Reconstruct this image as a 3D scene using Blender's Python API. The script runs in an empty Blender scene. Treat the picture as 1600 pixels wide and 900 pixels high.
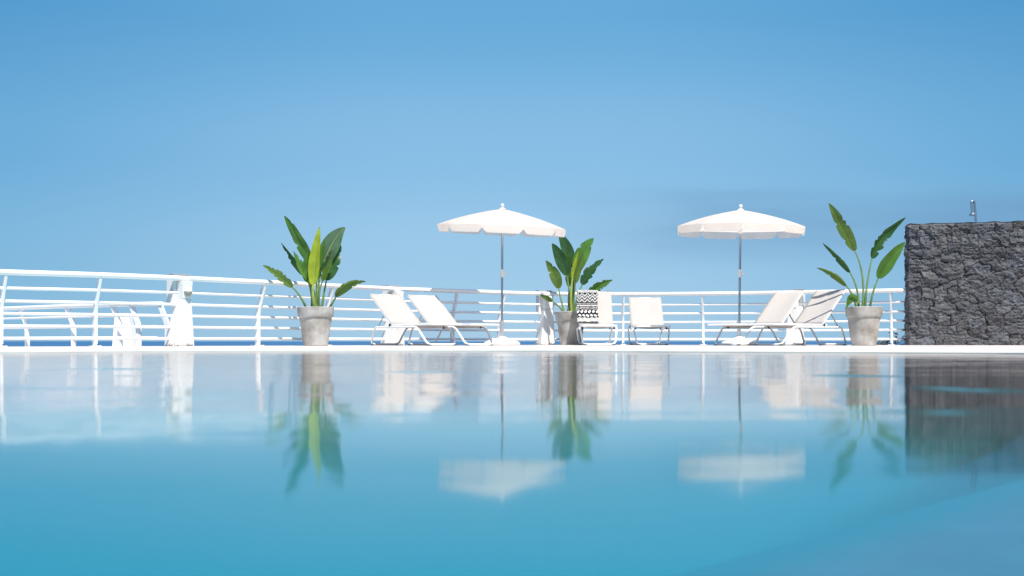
import bpy, math, random
import numpy as np
from mathutils import Vector, Matrix

random.seed(7)
rng = np.random.default_rng(11)
S = bpy.context.scene
COL = S.collection
R = math.radians

# ------------------------------------------------------------------ camera
F = 2222.0            # focal length in pixels of the 1600 px wide photograph
EYE = 0.145           # eye height above the water (z = 0)
HOR = 532.5
DECK = 0.07
cam_d = bpy.data.cameras.new("camera")
cam = bpy.data.objects.new("camera", cam_d); COL.objects.link(cam)
cam.location = (0, 0, EYE); cam.rotation_euler = (R(90), 0, 0)
cam_d.sensor_width = 36.0; cam_d.lens = F/1600*36
cam_d.shift_y = (HOR-450)/1600
cam_d.clip_start = 0.05; cam_d.clip_end = 60000
cam_d.dof.use_dof = True; cam_d.dof.focus_distance = 23.0; cam_d.dof.aperture_fstop = 2.8
S.camera = cam

# ------------------------------------------------------------------ light
sun_vec = Vector((0.22, -0.56, 1.0)).normalized()
elev = math.asin(sun_vec.z); azim = math.atan2(sun_vec.x, sun_vec.y)
W = bpy.data.worlds.new("World"); S.world = W; W.use_nodes = True
wn, wl = W.node_tree.nodes, W.node_tree.links
wn.clear()
wo = wn.new('ShaderNodeOutputWorld'); wb = wn.new('ShaderNodeBackground')
sky = wn.new('ShaderNodeTexSky'); sky.sky_type = 'NISHITA'; sky.sun_disc = False
sky.sun_elevation = elev; sky.sun_rotation = azim
sky.air_density = 1.0; sky.dust_density = 0.3; sky.ozone_density = 3.0; sky.altitude = 0
wb.inputs['Strength'].default_value = 0.13; SKY_GAIN = 5.75
# thin veil of high cloud low over the sea, placed by direction
tc = wn.new('ShaderNodeTexCoord'); mp = wn.new('ShaderNodeMapping')
mp.inputs['Scale'].default_value = (2.2, 2.2, 16.0)
nz = wn.new('ShaderNodeTexNoise'); nz.inputs['Scale'].default_value = 1.6; nz.inputs['Detail'].default_value = 5
rp = wn.new('ShaderNodeValToRGB'); rp.color_ramp.elements[0].position = 0.42; rp.color_ramp.elements[1].position = 0.72
rp.color_ramp.elements[0].color = (0, 0, 0, 1); rp.color_ramp.elements[1].color = (1, 1, 1, 1)
mx = wn.new('ShaderNodeMix'); mx.data_type = 'RGBA'; mx.blend_type = 'MIX'
wl.new(tc.outputs['Generated'], mp.inputs['Vector']); wl.new(mp.outputs[0], nz.inputs['Vector'])
wl.new(nz.outputs['Fac'], rp.inputs['Fac'])
mu = wn.new('ShaderNodeMath'); mu.operation = 'MULTIPLY'; mu.inputs[1].default_value = 0.05
wl.new(rp.outputs['Color'], mu.inputs[0]); wl.new(mu.outputs[0], mx.inputs[0])
# clear deep-blue air: the physical sky is graded by elevation towards the clean blue of the day
sx_ = wn.new('ShaderNodeSeparateXYZ'); wl.new(tc.outputs['Generated'], sx_.inputs[0])
gr = wn.new('ShaderNodeValToRGB'); gr.color_ramp.interpolation = 'EASE'
els = gr.color_ramp.elements
SK = [(0.0, (.345, .585, .81)), (.06, (.305, .56, .81)), (.13, (.232, .505, .78)), (.23, (.122, .40, .70)), (.5, (.07, .25, .56)), (1.0, (.04, .16, .42))]
els[0].position = 0; els[0].color = (*SK[0][1], 1); els[1].position = 1; els[1].color = (*SK[-1][1], 1)
for p_, c_ in SK[1:-1]:
    e_ = els.new(p_); e_.color = (*c_, 1)
wl.new(sx_.outputs[2], gr.inputs['Fac'])
sc_ = wn.new('ShaderNodeVectorMath'); sc_.operation = 'SCALE'; sc_.inputs['Scale'].default_value = SKY_GAIN
wl.new(gr.outputs['Color'], sc_.inputs[0])
# the sky deepens away from the middle of the sea view
ax_ = wn.new('ShaderNodeMath'); ax_.operation = 'ABSOLUTE'; wl.new(sx_.outputs[0], ax_.inputs[0])
am_ = wn.new('ShaderNodeMapRange'); am_.interpolation_type = 'SMOOTHSTEP'; am_.inputs['From Min'].default_value = .05; am_.inputs['From Max'].default_value = .42
wl.new(ax_.outputs[0], am_.inputs['Value'])
dk_ = wn.new('ShaderNodeMix'); dk_.data_type = 'RGBA'; dk_.blend_type = 'MULTIPLY'; dk_.inputs[7].default_value = (.50, .76, .86, 1)
wl.new(am_.outputs[0], dk_.inputs[0]); wl.new(sc_.outputs[0], dk_.inputs[6])
m2_ = wn.new('ShaderNodeMix'); m2_.data_type = 'RGBA'; m2_.inputs[0].default_value = 0.93
wl.new(sky.outputs[0], m2_.inputs[6]); wl.new(dk_.outputs[2], m2_.inputs[7])
def wmath(op, a, b=None, c=None):
    k = wn.new('ShaderNodeMath'); k.operation = op; k.use_clamp = op == 'MULTIPLY'
    for i_, v_ in enumerate((a, b, c)):
        if v_ is None: continue
        if hasattr(v_, 'links'): wl.new(v_, k.inputs[i_])
        else: k.inputs[i_].default_value = v_
    return k.outputs[0]
cr_ = wn.new('ShaderNodeValToRGB'); wl.new(sx_.outputs[2], cr_.inputs['Fac']); ce = cr_.color_ramp.elements; cr_.color_ramp.interpolation = 'EASE'
ce[0].position = .045; ce[0].color = (0, 0, 0, 1); ce[1].position = .112; ce[1].color = (0, 0, 0, 1)
q_ = ce.new(.080); q_.color = (1, 1, 1, 1); q_ = ce.new(.100); q_.color = (1, 1, 1, 1)
mr_ = wn.new('ShaderNodeMapRange'); mr_.inputs['From Min'].default_value = .0; mr_.inputs['From Max'].default_value = .16; mr_.interpolation_type = 'SMOOTHSTEP'
wl.new(sx_.outputs[0], mr_.inputs['Value'])
mp2 = wn.new('ShaderNodeMapping'); mp2.inputs['Scale'].default_value = (1.8, 1.8, 13); wl.new(tc.outputs['Generated'], mp2.inputs['Vector'])
nz2 = wn.new('ShaderNodeTexNoise'); nz2.inputs['Scale'].default_value = 2.0; nz2.inputs['Detail'].default_value = 2.5; wl.new(mp2.outputs[0], nz2.inputs['Vector'])
r2_ = wn.new('ShaderNodeMapRange'); r2_.inputs['From Min'].default_value = .30; r2_.inputs['From Max'].default_value = .62; wl.new(nz2.outputs['Fac'], r2_.inputs['Value'])
veil = wmath('MULTIPLY', wmath('MULTIPLY', wmath('MULTIPLY', cr_.outputs['Color'], mr_.outputs[0]), r2_.outputs[0]), 0.95)
m3_ = wn.new('ShaderNodeMix'); m3_.data_type = 'RGBA'; wl.new(veil, m3_.inputs[0]); wl.new(m2_.outputs[2], m3_.inputs[6])
m3_.inputs[7].default_value = (.18*5.7, .37*5.7, .60*5.7, 1)
wl.new(m3_.outputs[2], mx.inputs[6]); mx.inputs[7].default_value = (1.5, 2.9, 4.4, 1)
wl.new(mx.outputs[2], wb.inputs['Color']); wl.new(wb.outputs[0], wo.inputs['Surface'])

sd = bpy.data.lights.new("sun", 'SUN'); sd.energy = 5.0; sd.angle = R(0.53); sd.color = (1.0, 0.955, 0.90)
so = bpy.data.objects.new("sun", sd); COL.objects.link(so)
so.rotation_euler = sun_vec.to_track_quat('Z', 'Y').to_euler()

S.view_settings.view_transform = 'Standard'; S.view_settings.look = 'None'
S.view_settings.gamma = 1.0; S.view_settings.use_curve_mapping = False
S.view_settings.exposure = 0.38
S.cycles.use_denoising = True
S.cycles.max_bounces = 8; S.cycles.transparent_max_bounces = 12
S.cycles.caustics_reflective = False; S.cycles.caustics_refractive = False

# ------------------------------------------------------------------ materials
def newmat(name):
    m = bpy.data.materials.new(name); m.use_nodes = True
    m.node_tree.nodes.clear()
    return m, m.node_tree.nodes, m.node_tree.links

def basic(name, col, rough=0.5, var=0.06, vscale=6.0, metal=0.0, bump=0.0, bscale=40.0, translucent=0.0, tcol=None, spec=0.5, dark=None):
    m, n, l = newmat(name)
    out = n.new('ShaderNodeOutputMaterial'); p = n.new('ShaderNodeBsdfPrincipled')
    p.inputs['Roughness'].default_value = rough; p.inputs['Metallic'].default_value = metal
    p.inputs['Specular IOR Level'].default_value = spec
    tco = n.new('ShaderNodeTexCoord'); no = n.new('ShaderNodeTexNoise')
    no.inputs['Scale'].default_value = vscale; no.inputs['Detail'].default_value = 6; no.inputs['Roughness'].default_value = 0.6
    l.new(tco.outputs['Object'], no.inputs['Vector'])
    cr = n.new('ShaderNodeValToRGB')
    d = dark if dark else tuple(max(0, c*(1-var*2)) for c in col)
    b = tuple(min(1, c*(1+var)) for c in col)
    cr.color_ramp.elements[0].color = (*d, 1); cr.color_ramp.elements[1].color = (*b, 1)
    cr.color_ramp.elements[0].position = 0.3; cr.color_ramp.elements[1].position = 0.62
    l.new(no.outputs['Fac'], cr.inputs['Fac']); l.new(cr.outputs['Color'], p.inputs['Base Color'])
    if bump > 0:
        n2 = n.new('ShaderNodeTexNoise'); n2.inputs['Scale'].default_value = bscale; n2.inputs['Detail'].default_value = 8
        l.new(tco.outputs['Object'], n2.inputs['Vector'])
        bp = n.new('ShaderNodeBump'); bp.inputs['Strength'].default_value = 0.6; bp.inputs['Distance'].default_value = bump
        l.new(n2.outputs['Fac'], bp.inputs['Height']); l.new(bp.outputs[0], p.inputs['Normal'])
    last = p.outputs[0]
    if translucent > 0:
        t = n.new('ShaderNodeBsdfTranslucent'); ms = n.new('ShaderNodeMixShader')
        ms.inputs[0].default_value = translucent
        t.inputs['Color'].default_value = (*(tcol or col), 1)
        l.new(p.outputs[0], ms.inputs[1]); l.new(t.outputs[0], ms.inputs[2]); last = ms.outputs[0]
    l.new(last, out.inputs['Surface'])
    return m

M = {}
M['paint'] = basic('white_paint', (0.88, 0.875, 0.865), 0.35, 0.02, 3.0)
M['pier'] = basic('pier_render', (0.78, 0.77, 0.75), 0.8, 0.03, 5.0, bump=0.002)
def chipped_foot(m):
    n, l = m.node_tree.nodes, m.node_tree.links
    p = next(x for x in n if x.type == 'BSDF_PRINCIPLED'); src = p.inputs['Base Color'].links[0].from_socket
    tco = n.new('ShaderNodeTexCoord'); sz = n.new('ShaderNodeSeparateXYZ'); l.new(tco.outputs['Object'], sz.inputs[0])
    no = n.new('ShaderNodeTexNoise'); no.inputs['Scale'].default_value = 26; no.inputs['Detail'].default_value = 4; l.new(tco.outputs['Object'], no.inputs['Vector'])
    a = n.new('ShaderNodeMapRange'); a.inputs['From Min'].default_value = 0.055; a.inputs['From Max'].default_value = 0.0; l.new(sz.outputs[2], a.inputs['Value'])
    b = n.new('ShaderNodeMapRange'); b.inputs['From Min'].default_value = 0.52; b.inputs['From Max'].default_value = 0.56; l.new(no.outputs['Fac'], b.inputs['Value'])
    k = n.new('ShaderNodeMath'); k.operation = 'MULTIPLY'; l.new(a.outputs[0], k.inputs[0]); l.new(b.outputs[0], k.inputs[1])
    mc = n.new('ShaderNodeMix'); mc.data_type = 'RGBA'; l.new(k.outputs[0], mc.inputs[0]); l.new(src, mc.inputs[6]); mc.inputs[7].default_value = (.10, .06, .05, 1)
    l.new(mc.outputs[2], p.inputs['Base Color'])
chipped_foot(M['pier'])
M['cap'] = basic('pier_cap', (0.42, 0.42, 0.42), 0.8, 0.1)
M['deck'] = basic('deck_plaster', (0.60, 0.555, 0.51), 0.75, 0.06, 1.4, bump=0.001, bscale=60)
M['terr'] = basic('lower_terrace_plaster', (0.6, 0.58, 0.55), 0.85, 0.08, 1.0)
M['earth'] = basic('dry_earth', (0.16, 0.12, 0.09), 0.95, 0.2, 0.5, bump=0.03, bscale=4)
M['canvas'] = basic('parasol_canvas', (0.84, 0.81, 0.765), 0.9, 0.02, 9.0, bump=0.0006, bscale=90, translucent=0.66, tcol=(0.97, 0.87, 0.78), spec=0.1)
M['sling'] = basic('sling_fabric', (0.53, 0.495, 0.46), 0.85, 0.015, 5.0, bump=0.0004, bscale=300, translucent=0.12, tcol=(0.7, 0.58, 0.52), spec=0.15)
M['alu'] = basic('white_coated_tube', (0.86, 0.86, 0.85), 0.5, 0.02, 4.0)
M['steel'] = basic('grey_steel', (0.45, 0.47, 0.49), 0.30, 0.05, 8.0, metal=0.9)
M['plastic'] = basic('white_plastic', (0.78, 0.76, 0.73), 0.45, 0.03)
M['black'] = basic('dark_plastic', (0.05, 0.055, 0.06), 0.5, 0.1)
M['glass'] = basic('lamp_diffuser', (0.36, 0.32, 0.27), 0.35, 0.1, 30)
M['soil'] = basic('potting_soil', (0.05, 0.035, 0.025), 0.95, 0.3, 30, bump=0.01)
M['pot'] = basic('weathered_concrete', (0.45, 0.43, 0.40), 0.85, 0.18, 4.2, bump=0.003, bscale=22, dark=(0.26, 0.23, 0.195))
def leafmat(nm, c, t, rough=0.38, tr=0.35):
    return basic(nm, c, rough, 0.16, 7.0, translucent=tr, tcol=t, bump=0.001, bscale=30)
M['leaf_dark'] = leafmat('leaf_dark', (0.032, 0.095, 0.030), (0.05, 0.19, 0.02))
M['leaf_mid'] = leafmat('leaf_mid', (0.085, 0.200, 0.035), (0.15, 0.36, 0.02))
M['leaf_grey'] = leafmat('leaf_grey', (0.090, 0.155, 0.085), (0.10, 0.20, 0.05), 0.5, 0.25)
M['leaf_bright'] = leafmat('leaf_bright', (0.42, 0.50, 0.03), (0.60, 0.62, 0.02), 0.45, 0.45)
M['leaf_olive'] = leafmat('leaf_olive', (0.110, 0.180, 0.035), (0.18, 0.32, 0.02))
M['petiole'] = basic('petiole', (0.16, 0.26, 0.09), 0.45, 0.15, 10)
M['petiole_yellow'] = basic('petiole_yellow', (0.34, 0.42, 0.08), 0.45, 0.15, 10)
M['midrib'] = basic('midrib', (0.30, 0.38, 0.13), 0.5, 0.1, 10)
M['leaf_tip'] = leafmat('leaf_tip', (0.14, 0.10, 0.04), (0.2, 0.14, 0.04))
M['bark'] = basic('bark', (0.10, 0.07, 0.05), 0.9, 0.2, 10)
M['shrub'] = basic('shrub_leaf', (0.045, 0.045, 0.03), 0.7, 0.3, 3, translucent=0.2, tcol=(0.08, 0.09, 0.04))

# lava stone: colour per stone from a colour attribute plus mineral noise
def stone_mat():
    m, n, l = newmat('lava_stone')
    out = n.new('ShaderNodeOutputMaterial'); p = n.new('ShaderNodeBsdfPrincipled')
    a = n.new('ShaderNodeVertexColor'); a.layer_name = 'stone'
    tco = n.new('ShaderNodeTexCoord')
    no = n.new('ShaderNodeTexNoise'); no.inputs['Scale'].default_value = 9; no.inputs['Detail'].default_value = 9; no.inputs['Roughness'].default_value = 0.7
    l.new(tco.outputs['Object'], no.inputs['Vector'])
    mr = n.new('ShaderNodeMapRange'); mr.inputs['From Min'].default_value = 0.3; mr.inputs['From Max'].default_value = 0.7
    mr.inputs['To Min'].default_value = 0.55; mr.inputs['To Max'].default_value = 1.5
    l.new(no.outputs['Fac'], mr.inputs['Value'])
    mm = n.new('ShaderNodeVectorMath'); mm.operation = 'SCALE'
    l.new(a.outputs['Color'], mm.inputs[0]); l.new(mr.outputs[0], mm.inputs['Scale'])
    l.new(mm.outputs[0], p.inputs['Base Color'])
    n2 = n.new('ShaderNodeTexNoise'); n2.inputs['Scale'].default_value = 28; n2.inputs['Detail'].default_value = 10; n2.inputs['Roughness'].default_value = 0.7
    l.new(tco.outputs['Object'], n2.inputs['Vector'])
    bp = n.new('ShaderNodeBump'); bp.inputs['Strength'].default_value = 0.9; bp.inputs['Distance'].default_value = 0.02
    l.new(n2.outputs['Fac'], bp.inputs['Height']); l.new(bp.outputs[0], p.inputs['Normal'])
    p.inputs['Roughness'].default_value = 0.8
    l.new(p.outputs[0], out.inputs['Surface'])
    return m
M['stone'] = stone_mat()

def towel_mat():
    m, n, l = newmat('towel_weave')
    out = n.new('ShaderNodeOutputMaterial'); p = n.new('ShaderNodeBsdfPrincipled')
    a = n.new('ShaderNodeVertexColor'); a.layer_name = 'weave'
    l.new(a.outputs['Color'], p.inputs['Base Color']); p.inputs['Roughness'].default_value = 0.95
    p.inputs['Specular IOR Level'].default_value = 0.1
    tco = n.new('ShaderNodeTexCoord'); n2 = n.new('ShaderNodeTexNoise'); n2.inputs['Scale'].default_value = 200
    l.new(tco.outputs['Object'], n2.inputs['Vector'])
    bp = n.new('ShaderNodeBump'); bp.inputs['Distance'].default_value = 0.002
    l.new(n2.outputs['Fac'], bp.inputs['Height']); l.new(bp.outputs[0], p.inputs['Normal'])
    l.new(p.outputs[0], out.inputs['Surface'])
    return m
M['towel'] = towel_mat()

def math_node(n, l, op, a, b=None):
    k = n.new('ShaderNodeMath'); k.operation = op
    for i, v in enumerate((a, b)):
        if v is None: continue
        if hasattr(v, 'links'): l.new(v, k.inputs[i])
        else: k.inputs[i].default_value = v
    return k.outputs[0]

def pool_floor_mat():
    m, n, l = newmat('pool_mosaic')
    out = n.new('ShaderNodeOutputMaterial'); p = n.new('ShaderNodeBsdfPrincipled')
    g = n.new('ShaderNodeNewGeometry')
    br = n.new('ShaderNodeTexBrick'); br.offset = 0; br.inputs['Scale'].default_value = 4.0
    br.inputs['Brick Width'].default_value = 0.2; br.inputs['Row Height'].default_value = 0.2; br.inputs['Mortar Size'].default_value = 0.01
    br.inputs['Color1'].default_value = (0.001, 0.235, 0.335, 1); br.inputs['Color2'].default_value = (0.001, 0.22, 0.315, 1)
    br.inputs['Mortar'].default_value = (0.01, 0.22, 0.30, 1)
    l.new(g.outputs['Position'], br.inputs['Vector'])
    sz = n.new('ShaderNodeSeparateXYZ'); l.new(g.outputs['Position'], sz.inputs[0])
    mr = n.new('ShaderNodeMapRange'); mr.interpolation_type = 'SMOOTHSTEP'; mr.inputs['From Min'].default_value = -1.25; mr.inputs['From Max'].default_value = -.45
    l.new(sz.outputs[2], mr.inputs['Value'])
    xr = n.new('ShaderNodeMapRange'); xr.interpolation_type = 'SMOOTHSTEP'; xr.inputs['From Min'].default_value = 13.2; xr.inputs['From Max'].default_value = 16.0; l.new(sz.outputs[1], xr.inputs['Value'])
    pale = math_node(n, l, 'MULTIPLY', mr.outputs[0], xr.outputs[0])  # white of the smeared railing reflections, painted into the far slope colour
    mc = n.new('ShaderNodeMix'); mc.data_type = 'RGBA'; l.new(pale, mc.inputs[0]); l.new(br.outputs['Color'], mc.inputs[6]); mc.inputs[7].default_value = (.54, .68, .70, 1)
    # shade over the corner by the lava wall, painted into the floor colour
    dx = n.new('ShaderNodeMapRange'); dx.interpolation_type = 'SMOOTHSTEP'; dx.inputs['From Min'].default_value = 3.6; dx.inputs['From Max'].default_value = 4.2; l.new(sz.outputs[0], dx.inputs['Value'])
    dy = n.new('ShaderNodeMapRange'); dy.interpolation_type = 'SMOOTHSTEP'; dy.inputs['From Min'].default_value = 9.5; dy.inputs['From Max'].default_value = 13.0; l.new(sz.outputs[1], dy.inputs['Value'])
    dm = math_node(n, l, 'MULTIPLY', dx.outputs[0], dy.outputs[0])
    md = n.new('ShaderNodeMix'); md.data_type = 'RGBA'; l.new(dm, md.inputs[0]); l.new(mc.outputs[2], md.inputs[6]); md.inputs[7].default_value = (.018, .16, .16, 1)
    l.new(md.outputs[2], p.inputs['Base Color'])
    p.inputs['Roughness'].default_value = 0.6
    l.new(p.outputs[0], out.inputs['Surface'])
    return m
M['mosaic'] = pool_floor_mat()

def water_mat(name, patches):
    m, n, l = newmat(name)
    out = n.new('ShaderNodeOutputMaterial')
    g = n.new('ShaderNodeNewGeometry')
    def slope_noise(scale, amp, detail, sc=(1, 1, 1), off=(0, 0, 0)):
        mp = n.new('ShaderNodeMapping'); mp.inputs['Scale'].default_value = sc; mp.inputs['Location'].default_value = off
        l.new(g.outputs['Position'], mp.inputs['Vector'])
        t = n.new('ShaderNodeTexNoise'); t.inputs['Scale'].default_value = scale; t.inputs['Detail'].default_value = detail
        l.new(mp.outputs[0], t.inputs['Vector'])
        s = n.new('ShaderNodeVectorMath'); s.operation = 'SUBTRACT'; s.inputs[1].default_value = (0.5, 0.5, 0.5)
        l.new(t.outputs['Color'], s.inputs[0])
        k = n.new('ShaderNodeVectorMath'); k.operation = 'MULTIPLY'; k.inputs[1].default_value = (amp, amp, 0)
        l.new(s.outputs[0], k.inputs[0])
        return k.outputs[0]
    def add(a, b):
        k = n.new('ShaderNodeVectorMath'); k.operation = 'ADD'; l.new(a, k.inputs[0]); l.new(b, k.inputs[1]); return k.outputs[0]
    v = add(slope_noise(3.2, 0.022, 3, (0.5, 1.6, 1)), slope_noise(0.7, 0.019, 2, (1, 1.6, 1), (3, 1, 0)))
    v = add(v, slope_noise(22, 0.012, 2, (1, 1, 1), (5, 5, 0)))
    sep = n.new('ShaderNodeSeparateXYZ'); l.new(g.outputs['Position'], sep.inputs[0])
    def yr(a, b):
        k = n.new('ShaderNodeMapRange'); k.inputs['From Min'].default_value = 3; k.inputs['From Max'].default_value = 11
        k.inputs['To Min'].default_value = a; k.inputs['To Max'].default_value = b; l.new(sep.outputs[1], k.inputs['Value']); return k.outputs[0]
    vs_ = n.new('ShaderNodeVectorMath'); vs_.operation = 'SCALE'; l.new(v, vs_.inputs[0]); l.new(yr(1.1, 2.3), vs_.inputs['Scale']); v = vs_.outputs[0]
    tot = None
    for (x0, y0, rx, ry, s) in patches:
        dx = math_node(n, l, 'DIVIDE', math_node(n, l, 'SUBTRACT', sep.outputs[0], x0), rx)
        dy = math_node(n, l, 'DIVIDE', math_node(n, l, 'SUBTRACT', sep.outputs[1], y0), ry)
        d2 = math_node(n, l, 'ADD', math_node(n, l, 'MULTIPLY', dx, dx), math_node(n, l, 'MULTIPLY', dy, dy))
        e = math_node(n, l, 'MULTIPLY', math_node(n, l, 'POWER', 2.71828, math_node(n, l, 'MULTIPLY', d2, -1.0)), -s)
        tot = e if tot is None else math_node(n, l, 'ADD', tot, e)
    cb = n.new('ShaderNodeCombineXYZ'); cb.inputs[2].default_value = 1.0
    if tot is not None: l.new(tot, cb.inputs[1])
    v = add(v, cb.outputs[0])
    nn = n.new('ShaderNodeVectorMath'); nn.operation = 'NORMALIZE'; l.new(v, nn.inputs[0])
    fr = n.new('ShaderNodeFresnel'); fr.inputs['IOR'].default_value = 1.33; l.new(nn.outputs[0], fr.inputs['Normal'])
    gl = n.new('ShaderNodeBsdfAnisotropic'); l.new(yr(.047, .075), gl.inputs['Roughness']); l.new(nn.outputs[0], gl.inputs['Normal'])
    tr = n.new('ShaderNodeBsdfTransparent'); tr.inputs['Color'].default_value = (0.72, 0.96, 0.98, 1)
    ms = n.new('ShaderNodeMixShader'); l.new(math_node(n, l, 'MULTIPLY', fr.outputs[0], math_node(n, l, 'ADD', math_node(n, l, 'MULTIPLY', fr.outputs[0], 1.4), .15)), ms.inputs[0]); l.new(tr.outputs[0], ms.inputs[1]); l.new(gl.outputs[0], ms.inputs[2])
    l.new(ms.outputs[0], out.inputs['Surface'])
    return m

def sea_mat():
    m, n, l = newmat('sea_surface')
    out = n.new('ShaderNodeOutputMaterial'); p = n.new('ShaderNodeBsdfPrincipled')
    g = n.new('ShaderNodeNewGeometry'); no = n.new('ShaderNodeTexNoise'); no.inputs['Scale'].default_value = 0.012; no.inputs['Detail'].default_value = 8
    l.new(g.outputs['Position'], no.inputs['Vector'])
    cr = n.new('ShaderNodeValToRGB'); cr.color_ramp.elements[0].color = (0.035, 0.115, 0.235, 1); cr.color_ramp.elements[1].color = (0.05, 0.145, 0.28, 1)
    l.new(no.outputs['Fac'], cr.inputs['Fac']); l.new(cr.outputs['Color'], p.inputs['Base Color'])
    p.inputs['Roughness'].default_value = 0.6; p.inputs['Specular IOR Level'].default_value = 0.15
    l.new(p.outputs[0], out.inputs['Surface'])
    return m
M['sea'] = sea_mat()

# ------------------------------------------------------------------ mesh helpers
class MB:
    def __init__(s): s.v = []; s.f = []
    def add(s, verts, faces):
        b = len(s.v); s.v += [tuple(p) for p in verts]; s.f += [tuple(i+b for i in f) for f in faces]
    def tube(s, pts, r, n=10, cap=True):
        pts = [Vector(p) for p in pts]; N = len(pts)
        rad = r if hasattr(r, '__len__') else [r]*N
        t0 = (pts[1]-pts[0]).normalized()
        up = Vector((0, 0, 1)) if abs(t0.z) < 0.9 else Vector((1, 0, 0))
        a = t0.cross(up).normalized()
        vs = []
        for i in range(N):
            if i == 0: t = t0
            elif i == N-1: t = (pts[i]-pts[i-1]).normalized()
            else: t = ((pts[i]-pts[i-1]).normalized()+(pts[i+1]-pts[i]).normalized()).normalized()
            a = (a - t*a.dot(t)).normalized(); b = t.cross(a)
            for k in range(n):
                an = 2*math.pi*k/n
                vs.append(pts[i]+(a*math.cos(an)+b*math.sin(an))*rad[i])
        fs = [(i*n+k, i*n+(k+1) % n, (i+1)*n+(k+1) % n, (i+1)*n+k) for i in range(N-1) for k in range(n)]
        if cap: fs += [tuple(range(n))[::-1], tuple((N-1)*n+k for k in range(n))]
        s.add(vs, fs)
    def lathe(s, prof, c=(0, 0, 0), n=32, cap=True):
        vs = [(c[0]+r*math.cos(2*math.pi*k/n), c[1]+r*math.sin(2*math.pi*k/n), c[2]+z) for r, z in prof for k in range(n)]
        m = len(prof)
        fs = [(i*n+k, i*n+(k+1) % n, (i+1)*n+(k+1) % n, (i+1)*n+k) for i in range(m-1) for k in range(n)]
        if cap: fs += [tuple(range(n))[::-1], tuple((m-1)*n+k for k in range(n))]
        s.add(vs, fs)
    def hexa(s, b, t):   # bottom 4, top 4 corner points
        s.add(list(b)+list(t), [(3, 2, 1, 0), (4, 5, 6, 7), (0, 1, 5, 4), (1, 2, 6, 5), (2, 3, 7, 6), (3, 0, 4, 7)])
    def box(s, lo, hi):
        x0, y0, z0 = lo; x1, y1, z1 = hi
        s.hexa([(x0, y0, z0), (x1, y0, z0), (x1, y1, z0), (x0, y1, z0)], [(x0, y0, z1), (x1, y0, z1), (x1, y1, z1), (x0, y1, z1)])
    def strip(s, rows):  # grid of rows of points
        n = len(rows[0]); vs = [p for r in rows for p in r]
        s.add(vs, [(i*n+k, i*n+k+1, (i+1)*n+k+1, (i+1)*n+k) for i in range(len(rows)-1) for k in range(n-1)])
    def build(s, name, m, parent=None, smooth=True, loc=None, bevel=0, solid=0, weld=False):
        me = bpy.data.meshes.new(name); me.from_pydata(s.v, [], s.f); me.update()
        o = bpy.data.objects.new(name, me); COL.objects.link(o)
        me.materials.append(m)
        if smooth:
            me.polygons.foreach_set('use_smooth', [True]*len(me.polygons))
            try: me.set_sharp_from_angle(angle=R(40))
            except Exception: pass
        if parent: o.parent = parent
        if loc: o.location = loc
        if solid:
            md = o.modifiers.new('t', 'SOLIDIFY'); md.thickness = solid; md.offset = 0
        if bevel:
            md = o.modifiers.new('b', 'BEVEL'); md.width = bevel; md.segments = 2; md.limit_method = 'ANGLE'
        return o

def tag(o, label=None, cat=None, group=None, kind=None):
    if label: o['label'] = label
    if cat: o['category'] = cat
    if group: o['group'] = group
    if kind: o['kind'] = kind
    return o
def thing(name, label, cat, loc=(0, 0, 0), rz=0, group=None):
    o = bpy.data.objects.new(name, None); COL.objects.link(o); o.empty_display_size = 0.2
    o.location = loc; o.rotation_euler = (0, 0, rz)
    return tag(o, label, cat, group)
def bez(pts, n=8, rad=0.06):
    """polyline with rounded corners"""
    P = [Vector(p) for p in pts]; out = [P[0]]
    for i in range(1, len(P)-1):
        a, b, c = P[i-1], P[i], P[i+1]
        r1 = min(rad, (a-b).length*0.49); r2 = min(rad, (c-b).length*0.49)
        p0 = b+(a-b).normalized()*r1; p2 = b+(c-b).normalized()*r2
        for k in range(n+1):
            t = k/n; out.append(p0*(1-t)**2+b*2*t*(1-t)+p2*t*t)
    out.append(P[-1]); return out
def wx(px, D): return (px-800)/F*D
def catmull(P, per=24):
    P = [Vector(p) for p in P]; P = [P[0]*2-P[1]]+P+[P[-1]*2-P[-2]]; out = []
    for i in range(1, len(P)-2):
        for k in range(per):
            t = k/per
            out.append(0.5*((2*P[i])+(P[i+1]-P[i-1])*t+(2*P[i-1]-5*P[i]+4*P[i+1]-P[i+2])*t*t+(-P[i-1]+3*P[i]-3*P[i+1]+P[i+2])*t**3))
    out.append(P[-2]); return out

# ------------------------------------------------------------------ setting: pool, deck, ground, sea
C0 = np.array([-0.5, 9.0])
def polar_loop(pts, N=720, sm=9):
    p = np.array(pts)-C0; an = np.arctan2(p[:, 1], p[:, 0]); r = np.hypot(p[:, 0], p[:, 1])
    o = np.argsort(an); an = an[o]; r = r[o]; x = p[o][:, 0]; y = p[o][:, 1]
    th = np.linspace(-math.pi, math.pi, N, endpoint=False); rr = np.zeros(N)
    A = np.concatenate([[an[-1]-2*math.pi], an, [an[0]+2*math.pi]])
    X = np.concatenate([[x[-1]], x, [x[0]]]); Y = np.concatenate([[y[-1]], y, [y[0]]])
    for i, t in enumerate(th):
        k = np.searchsorted(A, t)-1; k = max(0, min(k, len(A)-2))
        ax, ay, bx, by = X[k], Y[k], X[k+1], Y[k+1]
        dx, dy = math.cos(t), math.sin(t); ex, ey = bx-ax, by-ay
        rr[i] = (ax*ey-ay*ex)/(dx*ey-dy*ex)
    ker = np.exp(-(np.arange(-3*sm, 3*sm+1)/sm)**2); ker /= ker.sum()
    pad = np.concatenate([rr[-3*sm:], rr, rr[:3*sm]])
    return th, np.convolve(pad, ker, 'valid')
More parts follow.
